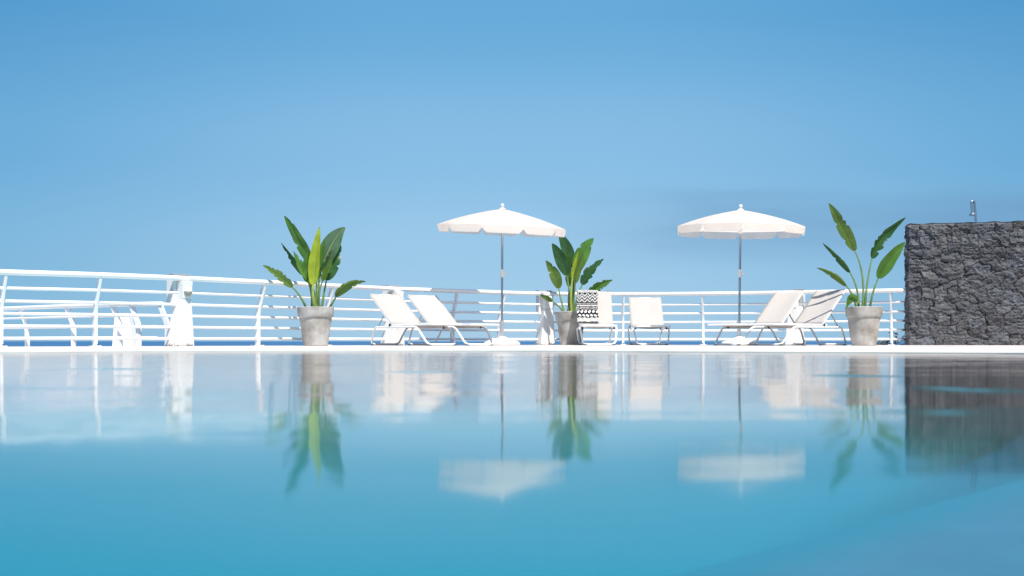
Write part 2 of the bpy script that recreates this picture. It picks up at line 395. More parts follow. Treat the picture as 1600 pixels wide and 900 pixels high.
pool_pts = [(-6.2, 17.1), (-3.7, 19.9), (-1.8, 20.0), (0, 19.6), (3.1, 17.5), (5.65, 15.8), (6.05, 15.0), (4.85, 12.1), (2.6, 6.6), (1.55, 3.6), (1.25, 2), (1.1, -2.5),
            (-5, -3), (-8, 3), (-8.4, 10), (-7.6, 15)]
out_pts = [(-9.0, 16.3), (-7.1, 18.6), (-5.2, 20.3), (-4.0, 21.9), (-2.5, 24.7), (-1, 26.1), (.6, 27.2), (2.6, 27.4), (4.4, 27.0), (5.6, 26.4), (7.0, 25.6), (9.5, 25.4), (10.8, 24.2),
           (10.9, 20), (9.7, 18), (8.2, 16), (6.8, 12), (4.3, 6), (3.6, 4.5), (3, -4), (-6, -6), (-11, 2), (-11, 10)]
th, rin = polar_loop(pool_pts, sm=7)
_, rout = polar_loop(out_pts, sm=5)
def ring(r, z): return [(C0[0]+r[i]*math.cos(th[i]), C0[1]+r[i]*math.sin(th[i]), z) for i in range(len(th))]
def rings(mb, L):
    n = len(L[0]); vs = [p for r in L for p in r]
    mb.add(vs, [(i*n+k, i*n+(k+1) % n, (i+1)*n+(k+1) % n, (i+1)*n+k) for i in range(len(L)-1) for k in range(n)])
FLOOR = -1.35
mb = MB()
w = np.minimum(0.45, (rout-rin)*0.5)
rings(mb, [ring(rin, -0.12), ring(rin, 0.012), ring(rin+0.02, 0.026), ring(rin+w*0.35, 0.048), ring(rin+w*0.7, 0.064), ring(rin+w, DECK),
           ring(rout-0.02, DECK), ring(rout, DECK-0.02), ring(rout, -0.5)])
tag(mb.build('pool_deck', M['deck']), kind='structure')
mb = MB()
bowl = [ring(rin, -0.12), ring(rin-0.02, -0.30)]
for q in range(1, 15):
    u_ = q/14; bowl.append(ring(rin*(1-0.62*u_), -0.30+(FLOOR+0.30)*math.sin(u_*math.pi/2)**1.0))
rings(mb, bowl)
n = len(th); c = len(mb.v); mb.add([(C0[0], C0[1], FLOOR)], [])
mb.f += [((len(bowl)-1)*n+k, (len(bowl)-1)*n+(k+1) % n, c) for k in range(n)]
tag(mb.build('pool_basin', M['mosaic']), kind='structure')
mb = MB(); lo = [(-2.6, -.85), (.37, 3.3), (2.0, 5.58), (3.5, 7.68), (5.0, 7.6), (3.0, 3.6), (1.7, 1), (1.2, -1.5)]  # added ledge, standing in for the shaded near right corner of the pool
k_ = len(lo); mb.add([(x, y, -.40) for x, y in lo]+[(x, y, -1.34) for x, y in lo], [tuple(range(k_))[::-1]]+[(i, (i+1) % k_, (i+1) % k_+k_, i+k_) for i in range(k_)])
def shade_ledge_mat():
    m = basic('ledge_shade_tone', (0.075, 0.175, 0.275), 0.7, 0.06, 3.0); n, l = m.node_tree.nodes, m.node_tree.links  # grey-blue shade tone of the corner, put into the ledge colour
    p = next(x for x in n if x.type == 'BSDF_PRINCIPLED'); src = p.inputs['Base Color'].links[0].from_socket
    g = n.new('ShaderNodeNewGeometry'); sp = n.new('ShaderNodeSeparateXYZ'); l.new(g.outputs['Position'], sp.inputs[0])
    d = math_node(n, l, 'SUBTRACT', math_node(n, l, 'MULTIPLY', sp.outputs[0], .814), math_node(n, l, 'MULTIPLY', sp.outputs[1], .582))
    r_ = n.new('ShaderNodeMapRange'); r_.interpolation_type = 'SMOOTHSTEP'; r_.inputs['From Min'].default_value = -1.62; r_.inputs['From Max'].default_value = -1.25; l.new(d, r_.inputs['Value'])
    mc = n.new('ShaderNodeMix'); mc.data_type = 'RGBA'; l.new(r_.outputs[0], mc.inputs[0]); mc.inputs[6].default_value = (.001, .19, .28, 1); l.new(src, mc.inputs[7])  # soft edge of that shade, blended back to the floor colour
    l.new(mc.outputs[2], p.inputs['Base Color']); return m
tag(mb.build('added_shade_ledge', shade_ledge_mat(), smooth=False), kind='structure')
mb = MB(); rr = rin+0.001
mb.add(ring(rr, 0.0)+[(C0[0], C0[1], 0.0)], [(k, (k+1) % n, n) for k in range(n)])
def wp(px, y): D = EYE*F/(y-HOR); return wx(px, D), D
patches = []
for px, y, wpx, th_px, s in ((185, 576.5, 75, 1.0, .05), (658, 581, 52, 1.1, .06), (958, 583, 28, 0.9, .06), (1320, 587, 40, 1.5, .10), (1390, 588, 26, 1.0, .06), (388, 561, 20, .8, .05), (330, 620, 60, 5, .012),
                             (1540, 610, 80, 4.5, .034), (1460, 606, 40, 3, .03), (1480, 645, 60, 3.4, .030)):
    x, D = wp(px, y); patches.append((x, D, wpx*D/F, th_px*D*D/(EYE*F), s))
M['water'] = water_mat('pool_water', patches)
tag(mb.build('pool_water', M['water'], smooth=False), kind='structure')

mb = MB(); SEA = -16
mb.add([(-40000, -200, SEA), (40000, -200, SEA), (40000, 45000, SEA), (-40000, 45000, SEA)], [(0, 1, 2, 3)])
tag(mb.build('sea', M['sea'], smooth=False), kind='structure')

# hillside below the terrace falling to the sea
mb = MB(); rows = []
for j, yy in enumerate(np.linspace(-30, 75, 36)):
    row = []
    for i, xx in enumerate(np.linspace(-60, 60, 50)):
        d = max(0, math.hypot(xx, yy-8)-16)
        z = -1.5-0.25*d-0.004*d*d + 0.35*math.sin(xx*.7+yy*.3)*min(1, d/6)
        row.append((xx, yy, max(z, -18)))
    rows.append(row)
mb.strip(rows); tag(mb.build('hillside', M['earth']), kind='structure')
# lower terrace beyond the left railing
mb = MB(); LT = -0.20
mb.hexa([(-17, 17.5, -2.0), (-4.0, 21.9, -2.0), (-3.4, 25.5, -2.0), (-17, 30, -2.0)], [(-17, 17.5, LT), (-4.0, 21.9, LT), (-3.4, 25.5, LT), (-17, 30, LT)])
tag(mb.build('lower_terrace', M['terr'], smooth=False), kind='structure')

# ------------------------------------------------------------------ main railing
rail_px = [(0, 425), (140, 429.3), (275, 434.5), (430, 441.8), (520, 446.5), (620, 451.5), (740, 455.6), (850, 458.8), (1000, 459.6), (1150, 458.4), (1250, 456.8), (1400, 454.0)]
RZ = 0.95  # rail height above the deck
pts = []
for px, y in rail_px:
    D = (RZ+DECK-EYE)*F/(HOR-y); pts.append((wx(px, D), D, 0))
left_ext = [(-9.9, 9.5, 0), (-9.6, 13.0, 0), (-8.3, 16.1, 0)]
path = catmull(left_ext+pts+[(7.12, 25.02, 0)])
def px_of(p): return 800+p.x/p.y*F
def idx(px):
    return min((i for i in range(len(path)) if i > 40), key=lambda i: abs(px_of(path[i])-px))
def frame(i):
    t = (path[min(i+1, len(path)-1)]-path[max(i-1, 0)]).normalized()
    return t, Vector((t.y, -t.x, 0))
def lean(z): return -0.15 + (max(0, z-0.50)/0.45)*0.15    # offset towards the pool
BARS = [0.105, 0.265, 0.425, 0.585, 0.75]
def rail_span(i0, i1, posts, label, fine=1):
    root_i = (i0+i1)//2; base = path[root_i]+Vector((0, 0, DECK))
    root = thing('railing', label, 'railing', base, 0, 'sections of the white railing round the terrace')
    def line(z, step=3):
        P = []
        ids = list(range(i0, i1, step))+[i1]
        for i in ids:
            t, nn = frame(i); P.append(path[i]+nn*lean(z)+Vector((0, 0, z+DECK))-base)
        return P
    m_ = MB(); m_.tube(line(RZ), 0.037, 14); m_.build('top_rail', M['paint'], root)
    for z in BARS:
        m_ = MB(); m_.tube(line(z), 0.0215, 10); m_.build('rail_bar', M['paint'], root)
    for i in posts:
        t, nn = frame(i); o = path[i]+Vector((0, 0, DECK))-base
        m_ = MB(); secs = []
        for z in (0, 0.2, 0.4, 0.47, 0.52, 0.58, 0.7, 0.8, 0.92):
            dep = 0.036 if z > 0.5 else 0.042
            L = -0.15+max(0, z-0.47)/0.45*0.135
            L = L+(0.0 if z > .6 else 0)
            q = o+nn*L+Vector((0, 0, z)); a = nn*dep; b = t*0.018
            secs.append([q-a-b, q+a-b, q+a+b, q-a+b])
        vs = [p for s_ in secs for p in s_]; k = len(secs)
        fs = [(j*4+e, j*4+(e+1) % 4, (j+1)*4+(e+1) % 4, (j+1)*4+e) for j in range(k-1) for e in range(4)]+[(3, 2, 1, 0), tuple((k-1)*4+e for e in range(4))]
        m_.add(vs, fs); pst = m_.build('post', M['paint'], root, smooth=False, bevel=0.004)
        m_ = MB(); q = o+nn*-0.15
        a = nn*0.09; b = t*0.05
        m_.hexa([q-a-b+Vector((0, 0, .001)), q+a-b+Vector((0, 0, .001)), q+a+b+Vector((0, 0, .001)), q-a+b+Vector((0, 0, .001))], [q-a-b+Vector((0, 0, .012)), q+a-b+Vector((0, 0, .012)), q+a+b+Vector((0, 0, .012)), q-a+b+Vector((0, 0, .012))])
        m_.build('base_plate', M['paint'], pst, smooth=False)
        m_ = MB(); m_.lathe([(0.011, 0.012), (0.011, 0.03), (0.004, 0.034)], q+nn*0.07, 8); m_.build('bolt', M['black'], pst)
    return root
pier_px = [290, 618, 858, 1241]
pi = [idx(p) for p in pier_px]; gap = 0
rail_span(0, pi[0]-gap, [8, 26, 44, 60, idx(10), idx(155)], 'white railing section nearest the camera at far left, with second lower rail behind it')
rail_span(pi[0]+gap, pi[1]-gap, [idx(416), idx(519)], 'white railing section behind the leftmost plant, running from lamp pier to lounger pair')
rail_span(pi[1]+gap, pi[2]-gap, [idx(715), idx(789)], 'white railing section partly shaded behind the left parasol pole')
rail_span(pi[2]+gap, pi[3]-gap, [idx(976), idx(1099)], 'long white railing section behind the two loungers that face the pool')
rail_span(pi[3]+gap, len(path)-1, [idx(1391)], 'short white railing section ending against the dark stone wall')

pier_lab = ['white wedge pier at left with a round lamp, standing clear of any lounger',
            'white pier behind the backrest of the leftmost lounger',
            'white pier standing just left of the middle concrete pot',
            'white pier seen behind the right pair of loungers']
lamp_lab = ['round white bulkhead lamp on the free-standing left pier', 'round white bulkhead lamp peeping above the leftmost lounger backrest']
for k, i in enumerate(pi):
    t, nn = frame(i); base = path[i]+Vector((0, 0, DECK+0.001))
    ang = math.atan2(t.y, t.x)
    root = thing('concrete_pier', pier_lab[k], 'pier', base, ang, 'white piers of the railing')
    # local x along rail, local -y towards the pool
    m_ = MB()
    m_.hexa([(-.155, -.04, 0), (.155, -.04, 0), (.155, .25, 0), (-.155, .25, 0)], [(-.085, -.06, .66), (.085, -.06, .66), (.085, .12, .66), (-.085, .12, .66)])
    m_.build('buttress', M['pier'], root, smooth=False, bevel=0.012)
    m_ = MB()
    m_.hexa([(-.075, -.065, .662), (.075, -.065, .662), (.075, .052, .662), (-.075, .052, .662)], [(-.09, -.085, .905), (.09, -.085, .905), (.09, .052, .905), (-.09, .052, .905)])
    m_.build('neck', M['pier'], root, smooth=False, bevel=0.008)
    m_ = MB(); m_.box((-.15, .054, .56), (.15, .20, 0.995)); m_.build('head_block', M['pier'], root, smooth=False, bevel=0.01)
    m_ = MB(); m_.box((-.155, .05, .998), (.155, .195, 1.01)); m_.build('cap', M['cap'], root, smooth=False)
    if k < 2:
        lz = 0.765; lc = Matrix.Rotation(ang, 4, 'Z') @ Vector((0.0, -.075, 0))
        L = thing('wall_lamp', lamp_lab[k], 'lamp', base+lc+Vector((0, 0, lz)), ang, 'lamps on the piers')
        for nm, a0, a1, mt in (('hood', 0, 180, 'plastic'), ('diffuser', 180, 360, 'glass')):
            m_ = MB(); rows = []
            for j in range(9):
                ph = R(90*j/8); rr_ = 0.068*math.sin(ph)*(1.04 if nm == 'hood' else 1); yy = -0.062*math.cos(ph)
                rows.append([(rr_*math.cos(R(a0+(a1-a0)*q/16)), yy, rr_*math.sin(R(a0+(a1-a0)*q/16))) for q in range(17)])
            m_.strip(rows); m_.build(nm, M[mt], L)
        m_ = MB(); m_.lathe([(0.074, 0), (0.074, 0.012)], (0, 0, 0), 24)
        pl = m_.build('back_plate', M['plastic'], L); pl.rotation_euler = (R(-90), 0, 0)

# lower railing behind, at left
lowpts = [(-11.5, 27.0), (wx(0, 24.6), 24.6), (wx(80, 23.2), 23.2), (wx(150, 22.3), 22.3), (wx(210, 21.6), 21.6), (wx(254, 21.3), 21.3)]
lp = catmull([(x, y, 0) for x, y in lowpts], 12)
root = thing('railing', 'white lower railing seen through the bars of the leftmost section, its end open', 'railing', (lp[30].x, lp[30].y, LT), 0)
base = Vector((lp[30].x, lp[30].y, LT)); ZT = 0.70
def lline(z, off=0, i0=0):
    P = []
    for i in range(i0, len(lp)):
        t = (lp[min(i+1, len(lp)-1)]-lp[max(i-1, 0)]).normalized(); nn = Vector((t.y, -t.x, 0))
        P.append(lp[i]+nn*off+Vector((0, 0, z))-base)
    return P
m_ = MB(); m_.tube(lline(ZT, 0), 0.034, 12); m_.build('top_rail', M['paint'], root)
for z in (0.525, 0.36, 0.195, 0.03, -0.12):
    m_ = MB(); m_.tube(lline(z, .12 if z < .5 else .06), 0.018, 10); m_.build('rail_bar', M['paint'], root)
def lidx(px): return min(range(len(lp)), key=lambda i: abs(px_of(lp[i])-px))
for px in (-60, 30, 102, 176, 207, 250):
    i = lidx(px); o = lp[i]-base; o.z = 0; t = (lp[min(i+1, len(lp)-1)]-lp[max(i-1, 0)]).normalized(); nn = Vector((0.9, -0.42, 0))
    m_ = MB(); secs = []
    for z, L in ((LT, .14), (0.3, .14), (.42, .12), (.68, 0.0)):
        q = o+nn*L+Vector((0, 0, z-base.z)); a = nn*0.045; b = Vector((.42, .9, 0))*0.015
        secs.append([q-a-b, q+a-b, q+a+b, q-a+b])
    vs = [p for s_ in secs for p in s_]; k = len(secs)
    m_.add(vs, [(j*4+e, j*4+(e+1) % 4, (j+1)*4+(e+1) % 4, (j+1)*4+e) for j in range(k-1) for e in range(4)]+[(3, 2, 1, 0), tuple((k-1)*4+e for e in range(4))])
    m_.build('post', M['paint'], root, smooth=False, bevel=0.003)
D = 22.6; pr = thing('concrete_pier', 'small white pier with a grey cap behind the lower left railing', 'pier', (wx(197, D), D, LT), 0)
m_ = MB(); m_.hexa([(-.19, -.2, 0), (.22, -.2, 0), (.22, .2, 0), (-.19, .2, 0)], [(-.15, -.12, .765), (.07, -.12, .765), (.07, .1, .765), (-.15, .1, .765)])
m_.build('buttress', M['pier'], pr, smooth=False, bevel=0.01)
m_ = MB(); m_.box((-.16, -.13, .768), (.08, .11, .785)); m_.build('cap', M['cap'], pr, smooth=False)

# ------------------------------------------------------------------ stone wall
def vnoise(x, y, seed, sc):
    g = np.random.default_rng(seed).random((257, 257)); x = x*sc; y = y*sc
    xi = np.floor(x).astype(int); yi = np.floor(y).astype(int); fx = x-xi; fy = y-yi
    fx = fx*fx*(3-2*fx); fy = fy*fy*(3-2*fy)
    a = g[xi % 256, yi % 256]; b = g[(xi+1) % 256, yi % 256]; c_ = g[xi % 256, (yi+1) % 256]; d = g[(xi+1) % 256, (yi+1) % 256]
    return (a*(1-fx)+b*fx)*(1-fy)+(c_*(1-fx)+d*fx)*fy
WH = 2.09
wpath = [(7.25, 25.25), (7.02, 25.12), (6.81, 24.72), (6.85, 24.57), (7.05, 24.475), (8.62, 23.95), (9.75, 23.45), (10.05, 22.6), (9.6, 20.6), (8.35, 18.75), (7.05, 17.0), (6.6, 15.4)]  # unseen return past the right-hand bend, added and shaped for its shadow
wp_ = np.array(wpath); seg = np.hypot(*(wp_[1:]-wp_[:-1]).T); cum = np.concatenate([[0], np.cumsum(seg)])
svals = np.concatenate([np.arange(0, 3.7, 0.0105), np.arange(3.7, cum[-1], 0.022), [cum[-1]]])
zvals = np.concatenate([np.arange(0, WH, 0.0115), [WH]])
px_ = np.interp(svals, cum, wp_[:, 0]); py_ = np.interp(svals, cum, wp_[:, 1])
ds = 0.06
tx = np.interp(svals+ds, cum, wp_[:, 0])-np.interp(svals-ds, cum, wp_[:, 0]); ty = np.interp(svals+ds, cum, wp_[:, 1])-np.interp(svals-ds, cum, wp_[:, 1])
ln = np.hypot(tx, ty)+1e-9; tx /= ln; ty /= ln; nx, ny = ty, -tx      # towards pool side
nx = np.where(True, nx, nx)
Sg, Zg = np.meshgrid(svals, zvals, indexing='ij')
hs = np.clip((svals-(cum[-2]-2.0))/2.4, 0, 1); hs = 1+0.0*hs*hs*(3-2*hs); Zg = Zg*hs[:, None]
wsx = Sg+(vnoise(Sg+9, Zg, 1, 5)-.5)*.16+(vnoise(Sg, Zg, 2, 17)-.5)*.055; wsz = Zg+(vnoise(Sg, Zg+5, 3, 5)-.5)*.13+(vnoise(Sg, Zg+3, 4, 17)-.5)*.05
cells = []
z = 0.06; row = 0
while z < WH*2.75+.2:
    h = rng.uniform(.13, .22); s_ = rng.uniform(-.3, 0)
    while s_ < cum[-1]+.4:
        wd = rng.uniform(.15, .44)
        if rng.random() < .22: cells += [(s_+wd/2, z+h*.25, wd*.8), (s_+wd/2+rng.uniform(-.05, .05), z+h*.78, wd*.8)]
        else: cells.append((s_+wd/2, z+h/2+rng.uniform(-.04, .04), wd))
        s_ += wd
    z += h; row += 1
cells = np.array(cells); nc = len(cells)
F1 = np.full(Sg.shape, 9.0); F2 = np.full(Sg.shape, 9.0); ID = np.zeros(Sg.shape, int)
for k in range(nc):
    cx, cz, wd = cells[k]
    i0 = np.searchsorted(svals, cx-.8); i1 = np.searchsorted(svals, cx+.8)
    if i1 <= i0: continue
    d = np.sqrt(((wsx[i0:i1]-cx)*0.68)**2+((wsz[i0:i1]-cz))**2)-wd*0.14
    f1 = F1[i0:i1]; f2 = F2[i0:i1]; idd = ID[i0:i1]
    nearer = d < f1
    f2n = np.where(nearer, f1, np.minimum(f2, d)); F2[i0:i1] = f2n
    F1[i0:i1] = np.where(nearer, d, f1); ID[i0:i1] = np.where(nearer, k, idd)
edge = np.clip((F2-F1)/.022, 0, 1); edge = edge*edge*(3-2*edge)
edge = edge*(0.93+0.07*np.clip((F2-F1)/.10, 0, 1))
co = rng.uniform(0, .022, nc); tl = rng.uniform(-.12, .12, (nc, 2))
rid = lambda sc, sd_: 1-np.abs(vnoise(Sg, Zg*1.3, sd_, sc)*2-1)
facet = tl[ID, 0]*(wsx-cells[ID, 0])+tl[ID, 1]*(wsz-cells[ID, 1])
disp = edge*0.014+co[ID]+facet+(rid(6, 5)-.5)*.023+(rid(14, 6)-.5)*.020+(vnoise(Sg, Zg, 8, 48)-.5)*.012+(rid(31, 9)-.5)*.015
disp *= np.clip((WH*hs[:, None]-Zg)/.03, .25, 1)
disp = disp-0.05
X = px_[:, None]+nx[:, None]*disp; Y = py_[:, None]+ny[:, None]*disp; Z = Zg+DECK+.001
stone_cols = rng.uniform(.068, .115, nc)
warm = rng.uniform(-.06, .06, nc)
ns, nzv = Sg.shape
Vf = np.stack([X, Y, Z], -1).reshape(-1, 3)
mb = MB(); mb.v = [tuple(p) for p in Vf.tolist()]
ii = np.arange((ns-1))[:, None]*nzv+np.arange(nzv-1)[None, :]; ii = ii.ravel()
mb.f = np.stack([ii, ii+nzv, ii+nzv+1, ii+1], -1).tolist()
wall = MB(); wall.v = mb.v; wall.f = [tuple(q) for q in mb.f]
wroot = thing('stone_wall', 'tall dark lava stone wall at the right edge of the terrace', 'wall', (0, 0, 0))
wo_ = wall.build('masonry', M['stone'], wroot, smooth=True)
ca = wo_.data.color_attributes.new('stone', 'FLOAT_COLOR', 'POINT')
base_c = stone_cols[ID]*(0.75+0.25*edge); dust = np.clip((vnoise(Sg, Zg, 12, 6)-.55)*3, 0, 1)*.03
base_c = base_c+dust*edge
wv = warm[ID]
colr = np.stack([base_c*(.98+wv*.7), base_c*(1.0+wv*.15), base_c*(1.09-wv*.8), np.ones_like(base_c)], -1).reshape(-1)
ca.data.foreach_set('color', colr.astype(np.float32))
# core, back and mortar top
m_ = MB(); rowsT = []
step = list(range(0, ns, 12))+[ns-1]
TH = 0.42
def bk(i, off, z): return (px_[i]+nx[i]*off, py_[i]+ny[i]*off, z+DECK)
sub = [i for i in step if svals[i] > 0.62]
cen = []
top_rows = [[bk(i, -0.045, WH*hs[i]-.02), bk(i, -0.03, WH*hs[i]+.006+0.012*math.sin(svals[i]*9)*math.sin(svals[i]*23)), bk(i, -TH+.02, WH*hs[i]+.006), bk(i, -TH, WH*hs[i]-.02), bk(i, -TH, 0.0)] for i in sub]
m_.strip(top_rows)
m_.add([top_rows[0][k] for k in range(5)]+[bk(sub[0], -.04, 0)], [(0, 1, 2, 3, 4, 5)])
m_.add([top_rows[-1][k] for k in range(5)]+[bk(sub[-1], -.04, 0)], [(5, 4, 3, 2, 1, 0)])
m_.build('mortar_core', basic('grey_mortar', (0.17, 0.165, 0.16), 0.95, 0.25, 9, bump=0.01, bscale=25), wroot)

# shower standing behind the wall
D = 25.6
sx = wx(1529, D)
sh = thing('outdoor_shower', 'chrome outdoor shower pipe rising above the dark stone wall', 'shower', (sx, D, DECK+.001))
m_ = MB(); m_.lathe([(0.09, 0), (0.09, .012), (0.03, .02)], (0, 0, 0), 20); m_.build('base_plate', M['steel'], sh)
m_ = MB(); top = 2.585
m_.tube(bez([(0.03, 0, 0.012), (-.03, 0, 2.0), (-.075, 0, top), (-.14, -.02, top), (-.125, -.02, top-.18)], 8, 0.06), 0.022, 12); m_.build('pipe', M['steel'], sh)
m_ = MB(); m_.lathe([(0.022, .06), (0.024, .03), (0.055, 0.0), (0.055, -.02), (0.0, -.022)], (-.122, -.02, top-.24), 18); m_.build('shower_head', M['steel'], sh)

# ------------------------------------------------------------------ parasols
def parasol(px, D, label, r0, tilt, topz, rim_rot, pole_tilt):
    root = thing('parasol', label, 'parasol', (wx(px, D), D, DECK+.002), 0, 'cream beach parasols')
    m_ = MB(); m_.lathe([(.30, 0), (.31, .02), (.29, .05), (.20, .095), (.09, .125), (.05, .15)], n=28); m_.build('base', M['plastic'], root)
    m_ = MB(); m_.lathe([(.036, .13), (.036, .40), (.030, .41)], n=16); m_.build('sleeve', M['plastic'], root)
    hx = math.tan(R(pole_tilt)); P = lambda z: Vector((hx*z, 0, z))
    m_ = MB(); m_.tube([P(.40), P(1.2), P(topz-.05)], 0.0195, 14); m_.build('pole', M['steel'], root)
    m_ = MB(); m_.tube([P(1.13), P(1.15), P(1.24), P(1.26)], [.024, .032, .032, .024], 14); m_.tube([P(1.19), P(1.19)+Vector((.07, -.02, 0))], .014, 8)
    m_.build('tilt_joint', M['plastic'], root)
    H = 0.30; Rr = r0; nr = 10; ns_ = 6; Rm = Matrix.Rotation(R(tilt[0]), 4, 'Y') @ Matrix.Rotation(R(tilt[1]), 4, 'X')
    hub = P(topz)
    def surf(r, a):   # r 0..1, a in degrees
        k = (a-rim_rot)/36.0; fk = k-math.floor(k); dlt = R((fk-.5)*36)
        pr_ = Rr*math.cos(R(18))/math.cos(dlt)
        u = math.sin(math.pi*fk)
        z = -H*(0.80*r+0.20*r**2.6)**1.12*1.0 - 0.020*u*math.sin(math.pi*min(1, r))*r
        return hub+Rm @ Vector((pr_*r*math.cos(R(a)), pr_*r*math.sin(R(a)), z))
    m_ = MB(); rows = []
    rad = [0.02, .12, .25, .4, .55, .7, .82, .92, 1.0]
    for r in rad: rows.append([surf(r, rim_rot+36*k/ns_) for k in range(nr*ns_+1)])
    m_.strip(rows); can = m_.build('canopy', M['canvas'], root)
    m_ = MB()
    for s_ in range(nr):
        rows = []; dr = 0.125
        g = random.Random(s_*7+int(px)); sw = g.uniform(-.02, .03); fl = g.uniform(.0, .025)
        for j in range(7):
            t = j/6; row = []
            for k in range(13):
                f = k/12; ins = 0.0
                x = min(f, 1-f)*Rr*0.618
                rnd = 0.05
                lim = dr if x > rnd else dr-rnd+math.sqrt(max(0, rnd*rnd-(rnd-x)**2))
                f2 = 0.5+(f-.5)*(1-0.05*t)
                p = surf(1.0, rim_rot+36*(s_+f2))
                a = rim_rot+36*(s_+.5); out_ = Vector((math.cos(R(a)), math.sin(R(a)), 0))
                row.append(p+Vector((0, 0, -lim*t))+out_*(fl*t+.008*math.sin(f*9+s_*2)*t-0.02*t)+Rm @ Vector((0, 0, 0.002)))
            rows.append(row)
        m_.strip(rows)
    m_.build('valance', M['canvas'], can)
    for k in range(nr):
        m_ = MB(); pts_ = [surf(r, rim_rot+36*k+.01)-Vector((0, 0, .012)) for r in (.03, .3, .6, .85, .99)]
        m_.tube(pts_, .005, 6); m_.build('rib', M['alu'], can)
    for k in range(nr):
        m_ = MB(); m_.tube([P(topz-.34), surf(.55, rim_rot+36*k+.01)-Vector((0, 0, .02))], .0042, 6); m_.build('strut', M['alu'], can)
    m_ = MB(); m_.tube([P(topz-.40), P(topz-.30)], .034, 14); m_.build('runner', M['plastic'], root)
    fin = hub+Rm @ Vector((0, 0, .03))
    m_ = MB(); m_.lathe([(.06, -.035), (.04, -.018), (.018, -.006), (.024, .006), (.033, .022), (.033, .036), (.024, .052), (.010, .060), (.001, .061)], fin, 18); m_.build('finial', M['plastic'], root)
parasol(784, 23.7, 'left cream parasol, canopy tipping slightly to the right, beside the leftmost lounger pair', 1.075, (2.5, 3.0), 2.27, -90-16.4, 0.25)
parasol(1154.5, 23.7, 'right cream parasol, its whole back valance showing below the canopy', 1.095, (0.8, 0.5), 2.255, -90-7, 0.75)

# ------------------------------------------------------------------ sun loungers
def lounger(px, D, deg, incline, label):
    """origin at the hinge, near side; local +x runs to the foot, +y across the width"""
    Wd = 0.60; z0 = 0.325; SL = 1.08; BL = 0.78
    a = R(deg); root = thing('sun_lounger', label, 'sun lounger', (wx(px, D), D, DECK+.001), a, 'sun loungers along the railing')
    for nm, sgn in (('leg', -1), ('leg', 1)):
        m_ = MB(); r_ = .0165; zt = z0-.035; zb = r_+.002
        if sgn < 0: xs, xe = 0.12, -0.43; xg = -0.60
        else: xs, xe = 0.12, 0.70; xg = 0.93
        P_ = [(xs, -.012, zt), (xe, -.012, zt), (xg, .03, zb), (xg, Wd-.03, zb), (xe, Wd+.012, zt), (xs, Wd+.012, zt)]
        m_.tube(bez(P_, 6, .075), r_, 10); m_.build(nm, M['alu'], root)
    m_ = MB()
    m_.tube(bez([(0, .015, z0), (SL, .015, z0), (SL, Wd-.015, z0), (0, Wd-.015, z0)], 6, .05), .0165, 10)
    m_.tube([(0, .015, z0), (-.10, .015, z0)], .0165, 8); m_.tube([(0, Wd-.015, z0), (-.10, Wd-.015, z0)], .0165, 8)
    m_.build('seat_frame', M['alu'], root)
    rows = []
    for i in range(13):
        x = .015+(SL-.03)*i/12
        rows.append([(x, .004+(Wd-.008)*j/10, z0+.012-.050*math.sin(math.pi*j/10)**.6*math.sin(math.pi*min(1, i/12*1.0))**.5) for j in range(11)])
    m_ = MB(); m_.strip(rows); m_.build('seat', M['sling'], root, solid=.004)
    ci, si = math.cos(R(incline)), math.sin(R(incline))
    def B(s, y, o=0): return (-s*ci+o*si, y, z0+s*si+o*ci)
    m_ = MB(); m_.tube(bez([B(0, .015), B(BL, .015), B(BL, Wd-.015), B(0, Wd-.015)], 6, .035), .0150, 10)
    bf = m_.build('backrest_frame', M['alu'], root)
    rows = []
    for i in range(13):
        s_ = .01+(BL-.004)*i/12
        rows.append([B(s_, .002+(Wd-.004)*j/10, .016-.016*math.sin(math.pi*j/10)*(.25+.75*math.sin(math.pi*i/12))) for j in range(11)])
    m_ = MB(); m_.strip(rows); m_.build('backrest', M['sling'], root, solid=.004)
    for y in (.03, Wd-.03):
        m_ = MB(); m_.tube([B(.28, y, -.02), (-.40 if incline < 50 else -.32, y, z0-.03)], .010, 8); m_.build('support_strut', M['steel'], root)
        yy = -.014 if y < .3 else Wd+.014
        m_ = MB(); m_.tube([(-.0, yy-.02*(1 if y < .3 else -1), z0), (-.0, yy+.004, z0)], .020, 10); m_.build('hinge', M['black'], root)
        for xb in (-.36, .62):
            m_ = MB(); m_.tube([(xb, y, z0-.055), (xb, y, z0-.015)], .013, 8); m_.build('bracket', M['black'], root)
    for xg in (-.60, .93):
        for y in (.06, Wd-.06):
            m_ = MB(); m_.box((xg-.02, y-.03, 0), (xg+.02, y+.03, .012)); m_.build('foot_pad', M['black'], root, smooth=False)
    return root, B
lounger(611, 22.4, -50, 39, 'leftmost lounger, pale backrest partly hiding a white pier with a lamp')
lounger(670, 22.9, -50, 39, 'second lounger from the left, its foot by the left parasol base')
LC, BC = lounger(904.5, 24.9, -90, 52, 'lounger facing the pool with a patterned towel over its backrest')
lounger(985.5, 25.5, -90, 43, 'lounger facing the pool straight on with a bare backrest')
# the right pair is mirrored: near side is the right-hand side when looking at the foot
def lounger_r(px, D, deg, incline, label):
    a = R(deg); v = Vector((-math.sin(a), math.cos(a)))*0.60
    X = wx(px, D); root, _ = lounger(px, D, deg, incline, label)
    root.location = (X-v.x, D-v.y, DECK+.001)
lounger_r(1221, 22.7, 180+38, 45, 'lounger beside the right parasol, its whole backrest in the sun')
lounger_r(1286, 22.3, 180+38, 45, 'rightmost lounger, leaf shadow across its backrest, next to a concrete pot')

